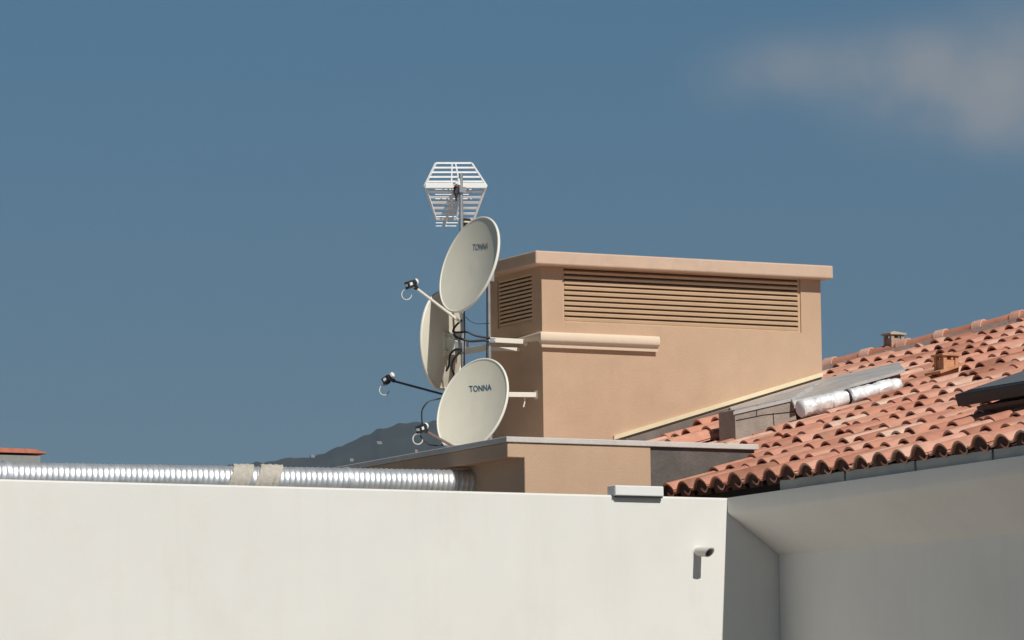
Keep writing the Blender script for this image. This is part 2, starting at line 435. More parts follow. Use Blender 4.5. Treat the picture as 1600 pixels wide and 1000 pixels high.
mo.box((-.075, 0, -.10), (.075, Lh, .01), M=Matrix.Translation(h0) @ Matrix((side, hd, upv)).transposed().to_4x4())
mo.build('ridge_bedding', M['mortar'], roof)
# rear slope falling away behind the hip
bk = MB(); bk.closed = False
perp = (Vector((1,1,0)).normalized())
bk.poly([hippt(36,-.04), hippt(24,-.04), hippt(24,-.04)+Vector((3,3,-1.6)), hippt(36,-.04)+Vector((3,3,-1.6))], .4)
bk.build('rear_slope', M['tile'], roof)

# small roof vents
def roof_vent(px, py, P0, wpx, hpx, ck, stub):
    k = FPX/fdepth(P0); wd = wpx/k; ht = hpx/k
    d = MB(); bw = wd*.40
    d.prism([P0+Vector((x*bw, y*bw, -.12)) for x, y in ((-1,-1),(1,-1),(1,1),(-1,1))], (0,0,.12+ht*.18))
    body = d.build('roof_vent', M[ck], roof, bevel=.006)
    e = MB()
    for x, y in ((-1,-1),(1,-1),(1,1),(-1,1)):
        e.box((P0.x+x*bw*.78-bw*.22, P0.y+y*bw*.78-bw*.22, P0.z+ht*.16), (P0.x+x*bw*.78+bw*.22, P0.y+y*bw*.78+bw*.22, P0.z+ht*.84))
    e.box((P0.x-bw*.86, P0.y-bw*.80, P0.z+ht*.16), (P0.x+bw*.86, P0.y+bw*.80, P0.z+ht*.66))
    e.build('pillars', M[ck], body)
    c_ = MB(); z0 = P0.z+ht*.84
    q = [(-wd*.5,-wd*.5),(wd*.5,-wd*.5),(wd*.5,wd*.5),(-wd*.5,wd*.5)]
    c_.prism([P0*0+Vector((P0.x+x, P0.y+y, z0)) for x, y in q], (0,0,ht*.09))
    b_ = len(c_.v); c_.v += [Vector((P0.x+x*.96, P0.y+y*.96, z0+ht*.085)) for x, y in q]+[Vector((P0.x, P0.y, z0+ht*.22))]
    for i in range(4): c_.f.append((b_+i, b_+(i+1) % 4, b_+4)); c_.t.append(.5)
    c_.closed = False
    c_.build('cap', M['vcap'] if ck != 'ventred' else M['ventred'], body)
    return body
M['ventgrey'] = mat('weathered_vent', (.46,.33,.25), .95, var=.2, scale=25, bump=.4)
M['vcap'] = mat('vent_cap', (.50,.45,.34), .95, var=.2, scale=25, bump=.4)
M['ventred'] = mat('terracotta_vent', (.58,.30,.17), .9, var=.18, scale=25, bump=.4)
P1 = atP(1397, 549, RP(0,0,.05), ND)
v = roof_vent(0, 0, P1, 29, 30, 'ventgrey', 0); v['label'] = 'grey weathered vent standing on the roof ridge against the sky'
P2 = atP(1479, 583, RP(0,0,.05), ND)
v = roof_vent(0, 0, P2, 35, 31, 'ventred', 0); v['label'] = 'small terracotta vent lower down among the roof tiles'
fl = MB(); fl.prism([P2+UD*a*.10+Vector((0,b_*.10,0))+ND*.02 for a, b_ in ((-1.1,-1),(1,-1),(1,1),(-1.1,1))], ND*.018)
fl.build('flange', M['ventred'], v)

# ------------------------------------------------------------------ vent house
xl = atY(847, 500, YP).x; xr = atY(1283, 500, YP).x
zc0 = atY(838, 412, YP-.1).z; zc1 = atY(838, 391, YP-.1).z; YR = YP+.80
VH = empty('vent_house', (xl, YP, 5.7), 'beige rooftop ventilation house with louvred sides, overhanging slab cap and cream moulding', 'vent house')
vz1 = atY(1060, 415, YP).z; vz0 = (atY(879, 504, YP).z+atY(1251, 519, YP).z)/2
vx0 = atY(879, 460, YP).x; vx1 = atY(1251, 460, YP).x
lz0 = (atX(778, 515, xl).z+atX(831, 501, xl).z)/2; lz1 = zc0-.035
ly0 = atX(831, 470, xl).y; ly1 = atX(777, 470, xl).y
wl = MB(); T = .14
wl.box((xl, YP, 5.7), (xr, YR, vz0))                                   # below the louvres
zt = zc0+.004
wl2 = wl
wl.box((xl, YP, vz0), (vx0, YP+T, zt)); wl.box((vx1, YP, vz0), (xr, YP+T, zt)); wl.box((vx0, YP, vz1), (vx1, YP+T, zt))
wl.box((xl, YP+T, vz0), (xl+T, ly0, zt)); wl.box((xl, ly1, vz0), (xl+T, YR, zt)); wl.box((xl+T, YR-T, vz0), (xr-T, YR, zt)); wl.box((xr-T, YP+T, vz0), (xr, YR, zt))
wl.box((xl, ly0, lz1), (xl+T, ly1, zt))
if lz0 > vz0: wl.box((xl, ly0, vz0), (xl+T, ly1, lz0))
vwall = wl.build('wall', M['beige'], VH)
d = MB(); d.box((xl+T+.02, YP+T+.02, vz0+.003), (xr-T-.02, YR-T-.02, zt-.003)); d.build('dark_interior', M['hole'], VH)
cp = MB(); ov = .10
cp.box((xl-ov+.005, YP-ov, zc0), (atY(1302, 420, YP-ov).x, YR+ov, zc1)); cp.build('cap', M['beige_cap'], VH, bevel=.010)
# louvres
nl = 12; pitch = (vz1-vz0)/nl
fr = MB()
fr.box((vx0, YP+.012, vz0), (vx0+.018, YP+.10, vz1)); fr.box((vx1-.018, YP+.012, vz0), (vx1, YP+.10, vz1)); fr.box((vx0+.018, YP+.012, vz0), (vx1-.018, YP+.10, vz0+.014))
fro = fr.build('louvre_frame', M['louvre'], VH)
for i in range(nl):
    z = vz0+.014+i*pitch
    s_ = MB(); s_.prism([(vx0+.018, YP+.010, z), (vx0+.018, YP+.006, z+.017), (vx0+.018, YP+.055, z+.040), (vx0+.018, YP+.058, z+.026)], (vx1-vx0-.036, 0, 0))
    s_.build('slat', M['louvre'], fro)
fr = MB()
fr.box((xl+.012, ly0, lz0), (xl+.10, ly0+.014, lz1)); fr.box((xl+.012, ly1-.014, lz0), (xl+.10, ly1, lz1)); fr.box((xl+.012, ly0+.014, lz0), (xl+.10, ly1-.014, lz0+.014))
fro2 = fr.build('louvre_frame', M['louvre'], VH)
n2 = 12; p2 = (lz1-lz0)/n2
for i in range(n2):
    z = lz0+.014+i*p2
    s_ = MB(); s_.prism([(xl+.010, ly0+.014, z), (xl+.006, ly0+.014, z+.015), (xl+.055, ly0+.014, z+.036), (xl+.058, ly0+.014, z+.024)], (0, ly1-ly0-.028, 0))
    s_.build('slat', M['louvre'], fro2)
# moulding round the corner
mz1 = atY(838, 517, YP-.06).z; mz0 = atY(838, 541, YP-.06).z; mh = mz1-mz0
mxr = atY(1031, 535, YP-.06).x
def mprof(n=8):
    r = [(0, mz0), (.030, mz0), (.036, mz0+mh*.28)]
    for k in range(n+1):
        a = -pi/2*.6+(pi*.95)*k/n*1.0
        r.append((.046+.018*cos(a), mz0+mh*.66+mh*.34*sin(a)))
    r.append((0, mz1)); return r
mp = mprof()
mm = MB()
A = [Vector((mxr, YP-o-.001, z)) for o, z in mp]; B = [Vector((xl-o*.7, YP-o, z)) for o, z in mp]
yE = atX(803, 528, xl).y
C_ = [Vector((xl-o*.25-.001, yE, mz1-(mz1-z)*.22-.012)) for o, z in mp]
B2 = [Vector((xl-o*.55-.001, YP+.03, mz1-(mz1-z)*.55)) for o, z in mp]
n = len(mp); mm.v = A+B+B2+C_
for s_ in (0, 1, 2):
    for i in range(n): j = (i+1) % n; mm.f.append((s_*n+i, s_*n+j, (s_+1)*n+j, (s_+1)*n+i)); mm.t.append(.5)
mm.f.append(tuple(range(n))); mm.f.append(tuple(reversed(range(3*n, 4*n)))); mm.t += [.5, .5]
mm.build('moulding', M['cream'], VH, smooth=40)
# cream flashing along the slope
fa = atY(960, 687, YP-.02); fb = atY(1286, 588, YP-.02)
f_ = MB(); f_.prism([fa, fb, fb+Vector((0,0,.030)), fa+Vector((0,0,.030))], (0, .018, 0)); f_.build('flashing', M['cream_flash'], VH)

# low block under it
bx0 = atY(820, 740, YB).x; bxm = atY(1017, 720, YB).x; bxr = atY(1180, 697, YB).x
sx0 = atY(793, 700, YB).x; zt1 = atY(793, 682, YB).z; zb1 = atY(793, 714.5, YB).z; strip = .036
ztR = atY(1180, 689, YB).z
LB = empty('low_block', (bx0, YB, 5.7), 'low beige roof block with pale coping, half its front bare grey cement', 'roof block')
b = MB()
b.prism([(bx0, YB, 5.6), (bxm, YB, 5.6), (bxm, YB, zt1-strip), (sx0, YB, zt1-strip), (sx0, YB, zb1), (bx0, YB, zb1)], (0, 3.4, 0))
b.build('wall', M['beige'], LB, bevel=.006)
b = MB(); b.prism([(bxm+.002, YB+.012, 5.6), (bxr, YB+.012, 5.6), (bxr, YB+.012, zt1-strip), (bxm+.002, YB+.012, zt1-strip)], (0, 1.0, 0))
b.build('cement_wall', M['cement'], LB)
b = MB(); b.box((sx0-.012, YB-.012, zt1-strip+.001), (bxr+.02, YB+3.42, zt1)); b.build('coping', M['coping'], LB, bevel=.004)

# ------------------------------------------------------------------ step box beside the vent house
YS = 28.10
SB = empty('roof_box', (16.6, YS, 6.6), 'block-built box on the tiles with a sloping grey sheet lid', 'roof box')
def ply(pts, y): return [atY(px, py, y) for px, py in pts]
b = MB(); b.prism(ply([(1148,640.5),(1234,622),(1241,634),(1247,672),(1150,700)], YS), (0, .22, 0)); blk = b.build('block_wall', M['block'], SB)
jt = MB()
for pts in (((1150,657),(1192,648.5)), ((1192,648.5),(1243,643)), ((1183,633),(1182,650)), ((1208,645),(1210,672)), ((1212,627),(1211,632))):
    a, c = (atY(p[0], p[1], YS-.002) for p in pts); jt.tube([a, c], .0028, 5)
jt.build('mortar_joint', M['hole'], blk)
lid = MB()
tp = [atY(1140,636,YP-.03), atY(1288,591,YP-.03), atY(1404,566,YP-.03), atY(1414,577,YS-.06), atY(1325,602,YS-.06), atY(1241,633,YS-.06), atY(1236,622,YS-.01), atY(1146,643,YS-.01)]
lid.closed = True
nn_ = len(tp); lid.v = tp + [p+Vector((0,0,-.022)) for p in tp]
for f in ((0,1,6,7),(1,2,3,4),(1,4,5,6)):
    lid.f.append(f); lid.t.append(.5); lid.f.append(tuple(nn_+i for i in reversed(f))); lid.t.append(.5)
for i in range(nn_): j = (i+1) % nn_; lid.f.append((i, nn_+i, nn_+j, j)); lid.t.append(.5)
lid.build('lid', M['sheet'], SB)
b = MB(); b.prism(ply([(978,686),(1139,638),(1200,620),(1200,720),(978,720)], YP-.07), (0, .05, 0)); b.build('dark_grey_face', M['darkgrey'], SB)  # plain dark grey face below the flashing

FD = None
da_, db_ = atY(1251, 639, YS-.30), atY(1404, 600.5, YS-.30)
kk = FPX/fdepth(da_); rr = 12.8/kk
dd_ = (db_-da_)
pts = []; rs = []
for i in range(61):
    u = i/60; pts.append(da_+dd_*u); rs.append(rr*(1.06-.16*u)*(1+.035*sin(i*2.1)+random.uniform(-.03,.03)) * (.55 if abs(i-28.5) < 1 else 1) * (.9 if i in (0,60) else 1))
b = MB(); b.tube(pts, rs, 22)
for vi, v_ in enumerate(b.v): b.v[vi] = v_ + Vector([noise.noise(v_*22+Vector((q*9,0,0)))*.009 for q in range(3)])
FD = b.build('foil_duct', M['foil'], None, smooth=30)
tag(FD, 'crumpled shiny foil insulated duct lying on the tiles below the grey sheet lid', 'duct')
b = MB(); q = da_+dd_*(28.5/60); t_ = dd_.normalized(); b.tube([q-t_*.006, q+t_*.006], rr*.93, 20)
b.build('strap', M['glassdark'], FD)
b = MB(); q = da_-t_*.002; b.tube([q-t_*.012, q-t_*.006, q], [rr*.55, rr*.95, rr*1.08], 22); b.build('end_cap', M['lnbwhite'], FD, smooth=40)

# ------------------------------------------------------------------ spiral duct behind the white wall
YD = 27.27
e0, e1 = atY(0, 722, YD), atY(730, 735, YD)
rD = .092
zD = (e0.z+e1.z)/2 - rD
x1 = atY(733, 745, YD).x; x0_ = 7.0
SD = empty('spiral_duct', (x0_, YD, zD-rD), 'long galvanised spiral duct running behind the white wall top, wrapped with tape', 'duct')
slopez = (e1.z-e0.z)/(e1.x-e0.x)
def ax(x): return Vector((x, YD, e0.z-rD + slopez*(x-e0.x)))
b = MB(); n = 36; pit = .037; seg = int((x1-x0_)/(pit/7)); 
for i in range(seg+1):
    x = x0_+(x1-x0_)*i/seg; c0 = ax(x)
    for k in range(n):
        a = 2*pi*k/n; ph = (x/pit + 2*k/n) % 1.0
        rad = rD + (.0042*math.exp(-((ph-.5)/.16)**2)) + .0016*noise.noise(Vector((x*7, k*.35, 2.2)))
        b.v.append(c0+Vector((0, cos(a)*rad, sin(a)*rad)))
for i in range(seg):
    for k in range(n):
        a = i*n+k; c = i*n+(k+1) % n; b.f.append((a, a+n, c+n, c)); b.t.append(.5)
b.closed = False
b.build('pipe', M['galv'], SD, smooth=60)
b = MB(); b.tube([ax(x1-.002), ax(x1+.006)], rD*.97, 30); b.build('end_rim', M['galv'], SD)
b = MB(); c0 = ax(x1+.006); b.tube([c0, c0+Vector((.035,.005,-.002)), c0+Vector((.10,.03,-.02)), c0+Vector((.13,.09,-.03)), c0+Vector((.13,.2,-.03))], rD*.86, 24)
b.build('elbow', M['hole'], SD, smooth=40)  # near-black colour stands in for the shade at the duct's end
for px in (8, 540):
    x = atY(px, 735, YD).x; b = MB(); b.tube([ax(x-.013), ax(x+.013)], rD+.009, 36); jb = b.build('joint_band', M['galv'], SD, smooth=40)
    c = MB(); q = ax(x)+Vector((0,-rD*.8-.012,-rD*.62)); c.box((q.x-.02,q.y-.012,q.z-.014),(q.x+.02,q.y+.012,q.z+.014)); c.build('clamp_screw', M['glassdark'], jb)
for (pa, pb, sk) in ((354, 386, .045), (396, 431, .05)):
    xa, xb = atY(pa, 735, YD).x, atY(pb, 735, YD).x
    b = MB(); mrows = 14
    for i in range(mrows+1):
        u = i/mrows
        for k in range(n):
            a = 2*pi*k/n; x = xa+(xb-xa)*u + sk*cos(a-1.1) + .006*noise.noise(Vector((k*.9, u*2, pa)))
            rad = rD+.010+.004*noise.noise(Vector((u*9, k*.7, pa*.1)))+(0.004 if i % 4 == 2 else 0)
            b.v.append(ax(x)+Vector((0, cos(a)*rad, sin(a)*rad)))
    for i in range(mrows):
        for k in range(n):
            a = i*n+k; c = i*n+(k+1) % n; b.f.append((a, a+n, c+n, c)); b.t.append(.5)
    b.closed = False
    t_ = b.build('tape_wrap', M['tape'], SD, smooth=40); sm = t_.modifiers.new('solid', 'SOLIDIFY'); sm.thickness = .004

# ------------------------------------------------------------------ things on the white wall
p0 = atY(961, 758, YW-.03); p1_ = atY(1037, 778.5, YW-.03)
b = MB(); b.box((p0.x, YW-.034, p1_.z+.010), (p1_.x, YW+.06, p0.z))
wbx = empty('flat_light_box', (p0.x, YW, p1_.z), 'white flat rectangular box hooked over the top edge of the white wall', 'box')
b.build('housing', M['lnbwhite'], wbx, bevel=.006)
b = MB(); b.box((p0.x+.01, YW-.030, p1_.z+.001), (p1_.x-.006, YW-.001, p1_.z+.0095)); b.build('base_plate', M['glassdark'], wbx)
b = MB(); b.box((p0.x-.007, YW-.032, p1_.z+.014), (p0.x-.0005, YW+.055, p0.z-.004)); b.build('end_plate', M['steel'], wbx)

sb0 = atY(1090, 862, YW); k = FPX/fdepth(sb0)
dsp = Vector((.0, -.150, -.012)); rS = .028
DS = empty('drain_spout', sb0, 'short pale drain spout sticking out of the white wall, casting a long shadow', 'spout')
b = MB(); b.closed = False
tip = sb0+dsp; nn = 24
rings = [(sb0+Vector((0,.03,.002)), rS, 0), (tip, rS, 1), (tip, rS*.78, 1), (sb0+Vector((0,-.02,0)), rS*.78, 0)]
for c0, r_, cut in rings:
    for kx in range(nn):
        a = 2*pi*kx/nn; b.v.append(c0+Vector((cos(a)*r_, (-.030*sin(a) if cut else 0), sin(a)*r_)))
for i in range(3):
    for kx in range(nn):
        a = i*nn+kx; c = i*nn+(kx+1) % nn; b.f.append((a, c, c+nn, a+nn)); b.t.append(.5)
b.f.append(tuple(3*nn+kx for kx in range(nn))); b.t.append(.5)
b.build('pipe', M['coaxw'], DS, smooth=50)
b = MB(); b.tube([sb0+Vector((0,-.004,.001)), sb0+Vector((0,.004,.001))], rS*1.22, 24); b.build('collar', M['white'], DS)

# ------------------------------------------------------------------ masts and brackets
m2 = Vector((xl-.300, YP+.24, 0)); 
c_ = atY(764, 500, YP+.24); m2 = Vector((c_.x, YP+.24, 0))
c_ = atY(722, 450, YP+.56); m1 = Vector((c_.x, YP+.56, 0))
zt2 = atY(764, 420, m2.y).z; zt1m = atY(721, 272, m1.y).z
b = MB(); b.tube([(m2.x, m2.y, zt1), (m2.x, m2.y, zt2)], .0145, 16); MA2 = b.build('mast', M['steel'], None, smooth=50)
tag(MA2, 'short grey steel pole beside the vent house wall carrying the front two dishes', 'mast')
b = MB(); b.tube([(m1.x, m1.y, zt1), (m1.x, m1.y, zt1m)], .0155, 16); MA1 = b.build('mast', M['steel'], None, smooth=50)
tag(MA1, 'tall steel pole rising to the grid aerial', 'mast')
def bar(mb, p, q, w_, h_):
    d_ = (q-p).normalized(); sd = d_.cross(Vector((0,0,1))).normalized(); u_ = sd.cross(d_)
    mb.prism([p+sd*w_+u_*h_, p-sd*w_+u_*h_, p-sd*w_-u_*h_, p+sd*w_-u_*h_], q-p)
def bracket(py, pxw, label, slant):
    wp = atX(pxw, py, xl); z = wp.z
    e = empty('wall_bracket', (wp.x, wp.y, z), label, 'bracket')
    a = MB(); bar(a, Vector((xl, wp.y, z)), Vector((m2.x-.012, wp.y*.35+(m2.y-.03)*.65, z)), .010, .017); a.build('arm', M['arm'], e, bevel=.002)
    a = MB(); a.box((xl-.006, wp.y-.022, z-.03), (xl, wp.y+.022, z+.03)); a.build('wall_plate', M['arm'], e)
    a = MB(); a.box((m2.x-.03, m2.y-.035, z-.020), (m2.x+.03, m2.y-.016, z+.012)); cl_ = a.build('clamp', M['steel'], e)
    for s_ in (-1, 1):
        a = MB(); a.tube([(m2.x+s_*.022, m2.y-.045, z-.005), (m2.x+s_*.022, m2.y+.03, z-.005)], .0045, 8); a.build('bolt', M['alu'], cl_)
    return e, z
eb, zb_ = bracket(534, 822, 'upper cream arm bracket holding the poles off the vent house wall, beside the louvre', 0)
a = MB(); bar(a, Vector((m2.x-.012, m2.y+.015, zb_-.05)), Vector((m1.x+.01, m1.y-.01, zb_-.05)), .010, .022); a.build('link_arm', M['arm'], eb, bevel=.002)
a = MB(); bar(a, Vector((m2.x+.0, m2.y+.045, zb_-.055)), Vector((xl, m2.y+.10, zb_-.045)), .008, .012); a.build('rear_arm', M['arm'], eb)
e2, z2_ = bracket(617, 838, 'lower cream arm bracket on the vent house wall, partly behind the bottom dish', 0)
a = MB(); q = Vector((xl-.07, m2.y-.1, z2_)); a.tube([q, q+Vector((-.002,0,-.05)), q+Vector((-.012,0,-.085))], .005, 8); a.build('hanging_bolt', M['arm'], e2)
a = MB(); bar(a, Vector((m2.x, m2.y, z2_-.03)), Vector((m1.x, m1.y, z2_-.03)), .01, .018); a.build('link_arm', M['arm'], e2)

# ------------------------------------------------------------------ dishes
def dish(name, label, cpx, cpy, t, az, de, ro, H, W, flat, mast, armpx, lnbpx, armmat, logo=None, logomat='logo', shear=0, depth=.046, caploc=(9,-8)):
    az, de, ro = radians(az), radians(de), radians(ro)
    n_ = Vector((cos(az)*cos(de), sin(az)*cos(de), sin(de))); r_ = Vector((-sin(az), cos(az), 0)); u_ = n_.cross(r_)
    if u_.z < 0: u_ = -u_
    r_ = u_.cross(n_); r2 = r_*cos(ro)+u_*sin(ro); u2 = u_*cos(ro)-r_*sin(ro)
    c = atD(cpx, cpy, t)
    E_ = empty(name, c - u2*H/2, label, 'satellite dish', 'satellite dishes on the poles')
    def pt(x, y, off=0.0):
        q = (2*x/W)**2+(2*y/H)**2
        return c + r2*x + u2*y + n_*(depth*(q-1)+off)
    def rimxy(a, s=1.0):
        x = cos(a)*W/2*s; y = sin(a)*H/2*s
        lim = -H/2*flat
        if y < lim: y = lim + (y-lim)*.07
        return x, y
    na = 72; nr = 14
    for side_, nm in ((1, 'reflector'),):
        b = MB(); b.closed = True
        for sgn in (0, 1):
            off = 0 if sgn == 0 else -.005
            b0 = len(b.v); b.v.append(pt(0, 0, off))
            for i in range(1, nr+1):
                s = i/nr
                for k_ in range(na):
                    x, y = rimxy(2*pi*k_/na); b.v.append(pt(x*s, y*s, off))
            for k_ in range(na):
                a1, a2 = b0+1+k_, b0+1+(k_+1) % na
                b.f.append((b0, a1, a2) if sgn == 0 else (b0, a2, a1)); b.t.append(.5)
            for i in range(nr-1):
                for k_ in range(na):
                    a1 = b0+1+i*na+k_; a2 = b0+1+i*na+(k_+1) % na
                    b.f.append((a1, a1+na, a2+na, a2) if sgn == 0 else (a2, a2+na, a1+na, a1)); b.t.append(.5)
        per = 1+nr*na
        for k_ in range(na):
            a1 = 1+(nr-1)*na+k_; a2 = 1+(nr-1)*na+(k_+1) % na; b.f.append((a1, a2, a2+per, a1+per)); b.t.append(.5)
        ref = b.build(nm, M['dish'], E_, smooth=50)
    # rolled rim
    b = MB(); b.closed = False; m_ = 8
    for k_ in range(na):
        x, y = rimxy(2*pi*k_/na); x2, y2 = rimxy(2*pi*(k_+.5)/na)
        p = pt(x, y); q = (r2*x+u2*y).normalized()
        for j in range(m_):
            a = 2*pi*j/m_; b.v.append(p - n_*.007 + q*cos(a)*.0085 + n_*sin(a)*.0115)
    for k_ in range(na):
        for j in range(m_):
            a1 = k_*m_+j; a2 = k_*m_+(j+1) % m_; c1 = ((k_+1) % na)*m_+j; c2 = ((k_+1) % na)*m_+(j+1) % m_
            b.f.append((a1, c1, c2, a2)); b.t.append(.5)
    b.build('rim', M['rim'], ref, smooth=70)
    # mount behind: plate, two cheeks, clamp on the pole
    hub = pt(0, -.02, -.005)
    b = MB()
    Mx = Matrix.Translation(hub) @ Matrix((r2, u2, n_)).transposed().to_4x4()
    b.box((-.075,-.085,-.012), (.075,.085,.006), Mx)
    for s in (-1, 1): b.box((s*.045-.004,-.075,-.075), (s*.045+.004,.075,-.012), Mx)
    for s in (-1, 1): b.box((-.09,s*.05-.004,-.03), (.09,s*.05+.004,-.012), Mx)
    mt = b.build('mount_bracket', M['dish'], E_, bevel=.001)
    mz = hub.z - .02
    b = MB(); b.box((mast.x-.035, mast.y-.025, mz-.045), (mast.x+.035, mast.y+.025, mz+.045))
    bar(b, Vector((mast.x, mast.y, mz)), hub-n_*.03, .022, .03)
    b.build('pole_clamp', M['steel'], mt, bevel=.003)
    for s in (-1, 1):
        b = MB(); b.tube([Mx @ Vector((s*.055-.006*s,.04,-.05)), Mx @ Vector((s*.07,.04,-.05))], .008, 8); b.build('bolt', M['alu'], mt)
    # feed arm in the vertical plane of the dish axis
    vn = Vector((-sin(az), cos(az), 0))
    base_ = pt(0, -H/2*flat+.012, .0)
    tipP = atP(lnbpx[0], lnbpx[1], base_, vn)
    a0 = base_ - n_*.055 - u2*.065
    b = MB(); bar(b, a0, tipP, .0085, .0075); b.build('feed_arm', M[armmat], E_, bevel=.002)
    dr = (pt(0, .02) - tipP).normalized()                    # the horn looks at the reflector
    hd_ = (tipP-a0).normalized()
    sd = dr.cross(Vector((0,0,1))).normalized(); ud = sd.cross(dr)
    Lp = tipP + Vector((0,0,.012)) + hd_*.012
    Ml = Matrix.Translation(Lp) @ Matrix((sd, dr, ud)).transposed().to_4x4()
    b = MB(); b.box((-.022,-.050,-.020), (.022,.012,.022), Ml); b.box((-.026,-.050,-.026),(-.008,-.012,-.018),Ml); b.box((.008,-.050,-.026),(.026,-.012,-.018),Ml)
    b.tube([Ml @ Vector((0,.0,.002)), Ml @ Vector((0,.030,.002))], .017, 16)
    bar(b, tipP-hd_*.035, Lp, .013, .012)
    ln = b.build('feed_horn', M['black'], E_, bevel=.003)
    b = MB(); b.tube([Ml @ Vector((0,.028,.002)), Ml @ Vector((0,.042,.002)), Ml @ Vector((0,.047,.002))], [.0215,.0215,.014], 20); b.build('horn_cap', M['lnbwhite'], ln, smooth=40)
    b = MB(); b.box((-.013,-.053,-.008), (.013,-.0505,.010), Ml); b.box((.0222,-.035,-.008),(.0235,-.012,.012),Ml); b.box((-.0235,-.035,-.008),(-.0222,-.012,.012),Ml); b.build('sticker', M['lnbwhite'], ln)
    # drip loop of pale coax under the horn
    b = MB(); q0 = Ml @ Vector((0,-.045,-.026)); pl = []
    for i in range(17):
        a = radians(70+ 290*i/16); pl.append(q0 + RT*(cos(a)*.034-.012) + Vector((0,0,sin(a)*.036-.040)) + FW*(.01*sin(i*.5)))
    b.tube(pl, .0042, 8); b.build('coax_loop', M['coaxw'], ln, smooth=60)
    if logo:
        lp = atP(logo[0], logo[1], c, n_); lx, ly = (lp-c).dot(r2), (lp-c).dot(u2)
        cu = bpy.data.curves.new('logo', 'FONT'); cu.body = 'TONNA'; cu.align_x = 'CENTER'; cu.align_y = 'CENTER'; cu.size = 1.0; cu.resolution_u = 3; cu.offset = .018
        to = bpy.data.objects.new('logo_src', cu); COL.objects.link(to); bpy.context.view_layer.update()
        me = bpy.data.meshes.new_from_object(to.evaluated_get(bpy.context.evaluated_depsgraph_get()))
        bpy.data.objects.remove(to)
        wx = max(v.co.x for v in me.vertices)-min(v.co.x for v in me.vertices); sc = logo[2]/wx
        hx = max(v.co.y for v in me.vertices)-min(v.co.y for v in me.vertices); sy = logo[3]/hx
        vv = r2 if r2.dot(RT) > 0 else -r2
        sg = 1 if r2.dot(RT) > 0 else -1
        bm = bmesh.new(); bm.from_mesh(me); bmesh.ops.subdivide_edges(bm, edges=[e for e in bm.edges if e.calc_length() > .15], cuts=2)
        inv = Matrix.Translation(-wloc(E_))
        for v_ in bm.verts:
            x = lx+sg*(v_.co.x*sc + shear*v_.co.y*sy); y = ly+v_.co.y*sy; v_.co = inv @ pt(x, y, .0022)
        bm.to_mesh(me); bm.free(); me.name = 'logo'; me.materials.clear(); me.materials.append(M[logomat])
        lo = bpy.data.objects.new('logo', me); COL.objects.link(lo); lo.parent = ref
        lo.matrix_parent_inverse = Matrix(); lo['label'] = 'blue-grey lettering on the dish face'
    return c, tipP, pt
tm2 = fdepth(Vector((m2.x, m2.y, 7.4))); tm1 = fdepth(Vector((m1.x, m1.y, 7.2)))
D1 = dish('satellite_dish', 'topmost dish, narrow cream oval just under the grid aerial, horn held out to the left', 732.5, 413, tm2-.12, 190.6, 17.1, -4, .70, .61, 1.0, m2, None, (646, 447), 'arm', (745, 383, .19, .046), 'logo_faded', shear=-.1)
D2 = dish('satellite_dish', 'lowest and roundest cream dish with clear blue lettering, its foot touching the block coping', 737.5, 633, tm2-.22, 203, 19.6, -.6, .70, .605, .825, m2, None, (662, 672), 'dullarm', (746, 604, .205, .046), shear=-.30)
D3 = dish('satellite_dish', 'middle dish turned away, its shaded back and mount facing the camera', 690, 533.5, tm1+.08, 126, 2.5, -5, .695, .655, .96, m1, None, (610, 594), 'darkarm')

# ------------------------------------------------------------------ grid aerial
AZ = radians(22.5); tl_ = radians(-7)
bd = Vector((sin(AZ)*cos(tl_), cos(AZ)*cos(tl_), sin(tl_)))        # boom direction, away
xb = Vector((cos(AZ), -sin(AZ), 0)); zb = xb.cross(bd)
ap = atD(712, 291, fdepth(Vector((m1.x, m1.y, 8.4)))+.05)
AN = empty('grid_aerial', Vector((m1.x, m1.y, zt1m-.2)), 'television aerial with two slanted bright metal grids on the tallest pole', 'aerial')
def grid(sgn, L_, w0, w1, nb):
    g_ = bd*cos(radians(57)) + zb*sgn*sin(radians(57))
    b = MB()
    for s in (-1, 1):
        bar(b, ap+xb*s*w0/2, ap+g_*L_+xb*s*w1/2, .008, .005)
        bar(b, ap+xb*s*.030, ap+g_*L_+xb*s*.012, .005, .005)
    for i in range(nb+1):
        u = i/nb; wd = w0+(w1-w0)*u; p = ap+g_*L_*u
        hh = .0088 if i else .016
        nr_ = g_.cross(xb).normalized()
        q = [p-xb*wd/2+g_*hh+nr_*.003, p-xb*wd/2-g_*hh+nr_*.003, p-xb*wd/2-g_*hh-nr_*.003, p-xb*wd/2+g_*hh-nr_*.003]
        b.prism(q, xb*wd)
    return b.build('reflector_grid', M['alu'], AN, bevel=.0015)
grid(1, .245, .44, .255, 5); grid(-1, .245, .43, .27, 6)
b = MB()
for s in (-1, 1):
    nr_ = bd
    b.box((-.215 if s < 0 else .02, -.006, -.017), (-.02 if s < 0 else .215, .0, .022), Matrix.Translation(ap-bd*.008) @ Matrix((xb, bd, zb)).transposed().to_4x4())
b.build('centre_plate', M['lnbwhite'], AN, bevel=.003)  # white colour imitates the sun glint on the metal middle strip
b = MB(); bar(b, ap-bd*.10, ap+bd*1.0, .008, .008); boom = b.build('boom', M['alu'], AN)
b = MB(); q = ap-bd*.03-zb*.03; b.prism([q+xb*x+zb*z for x, z in ((-.016,-.03),(.018,-.03),(.02,.012),(-.016,.012))], bd*.05); b.tube([q-zb*.03, q-zb*.085-bd*.0], [.012,.007], 8); b.build('dipole_box', M['black'], AN, bevel=.003)
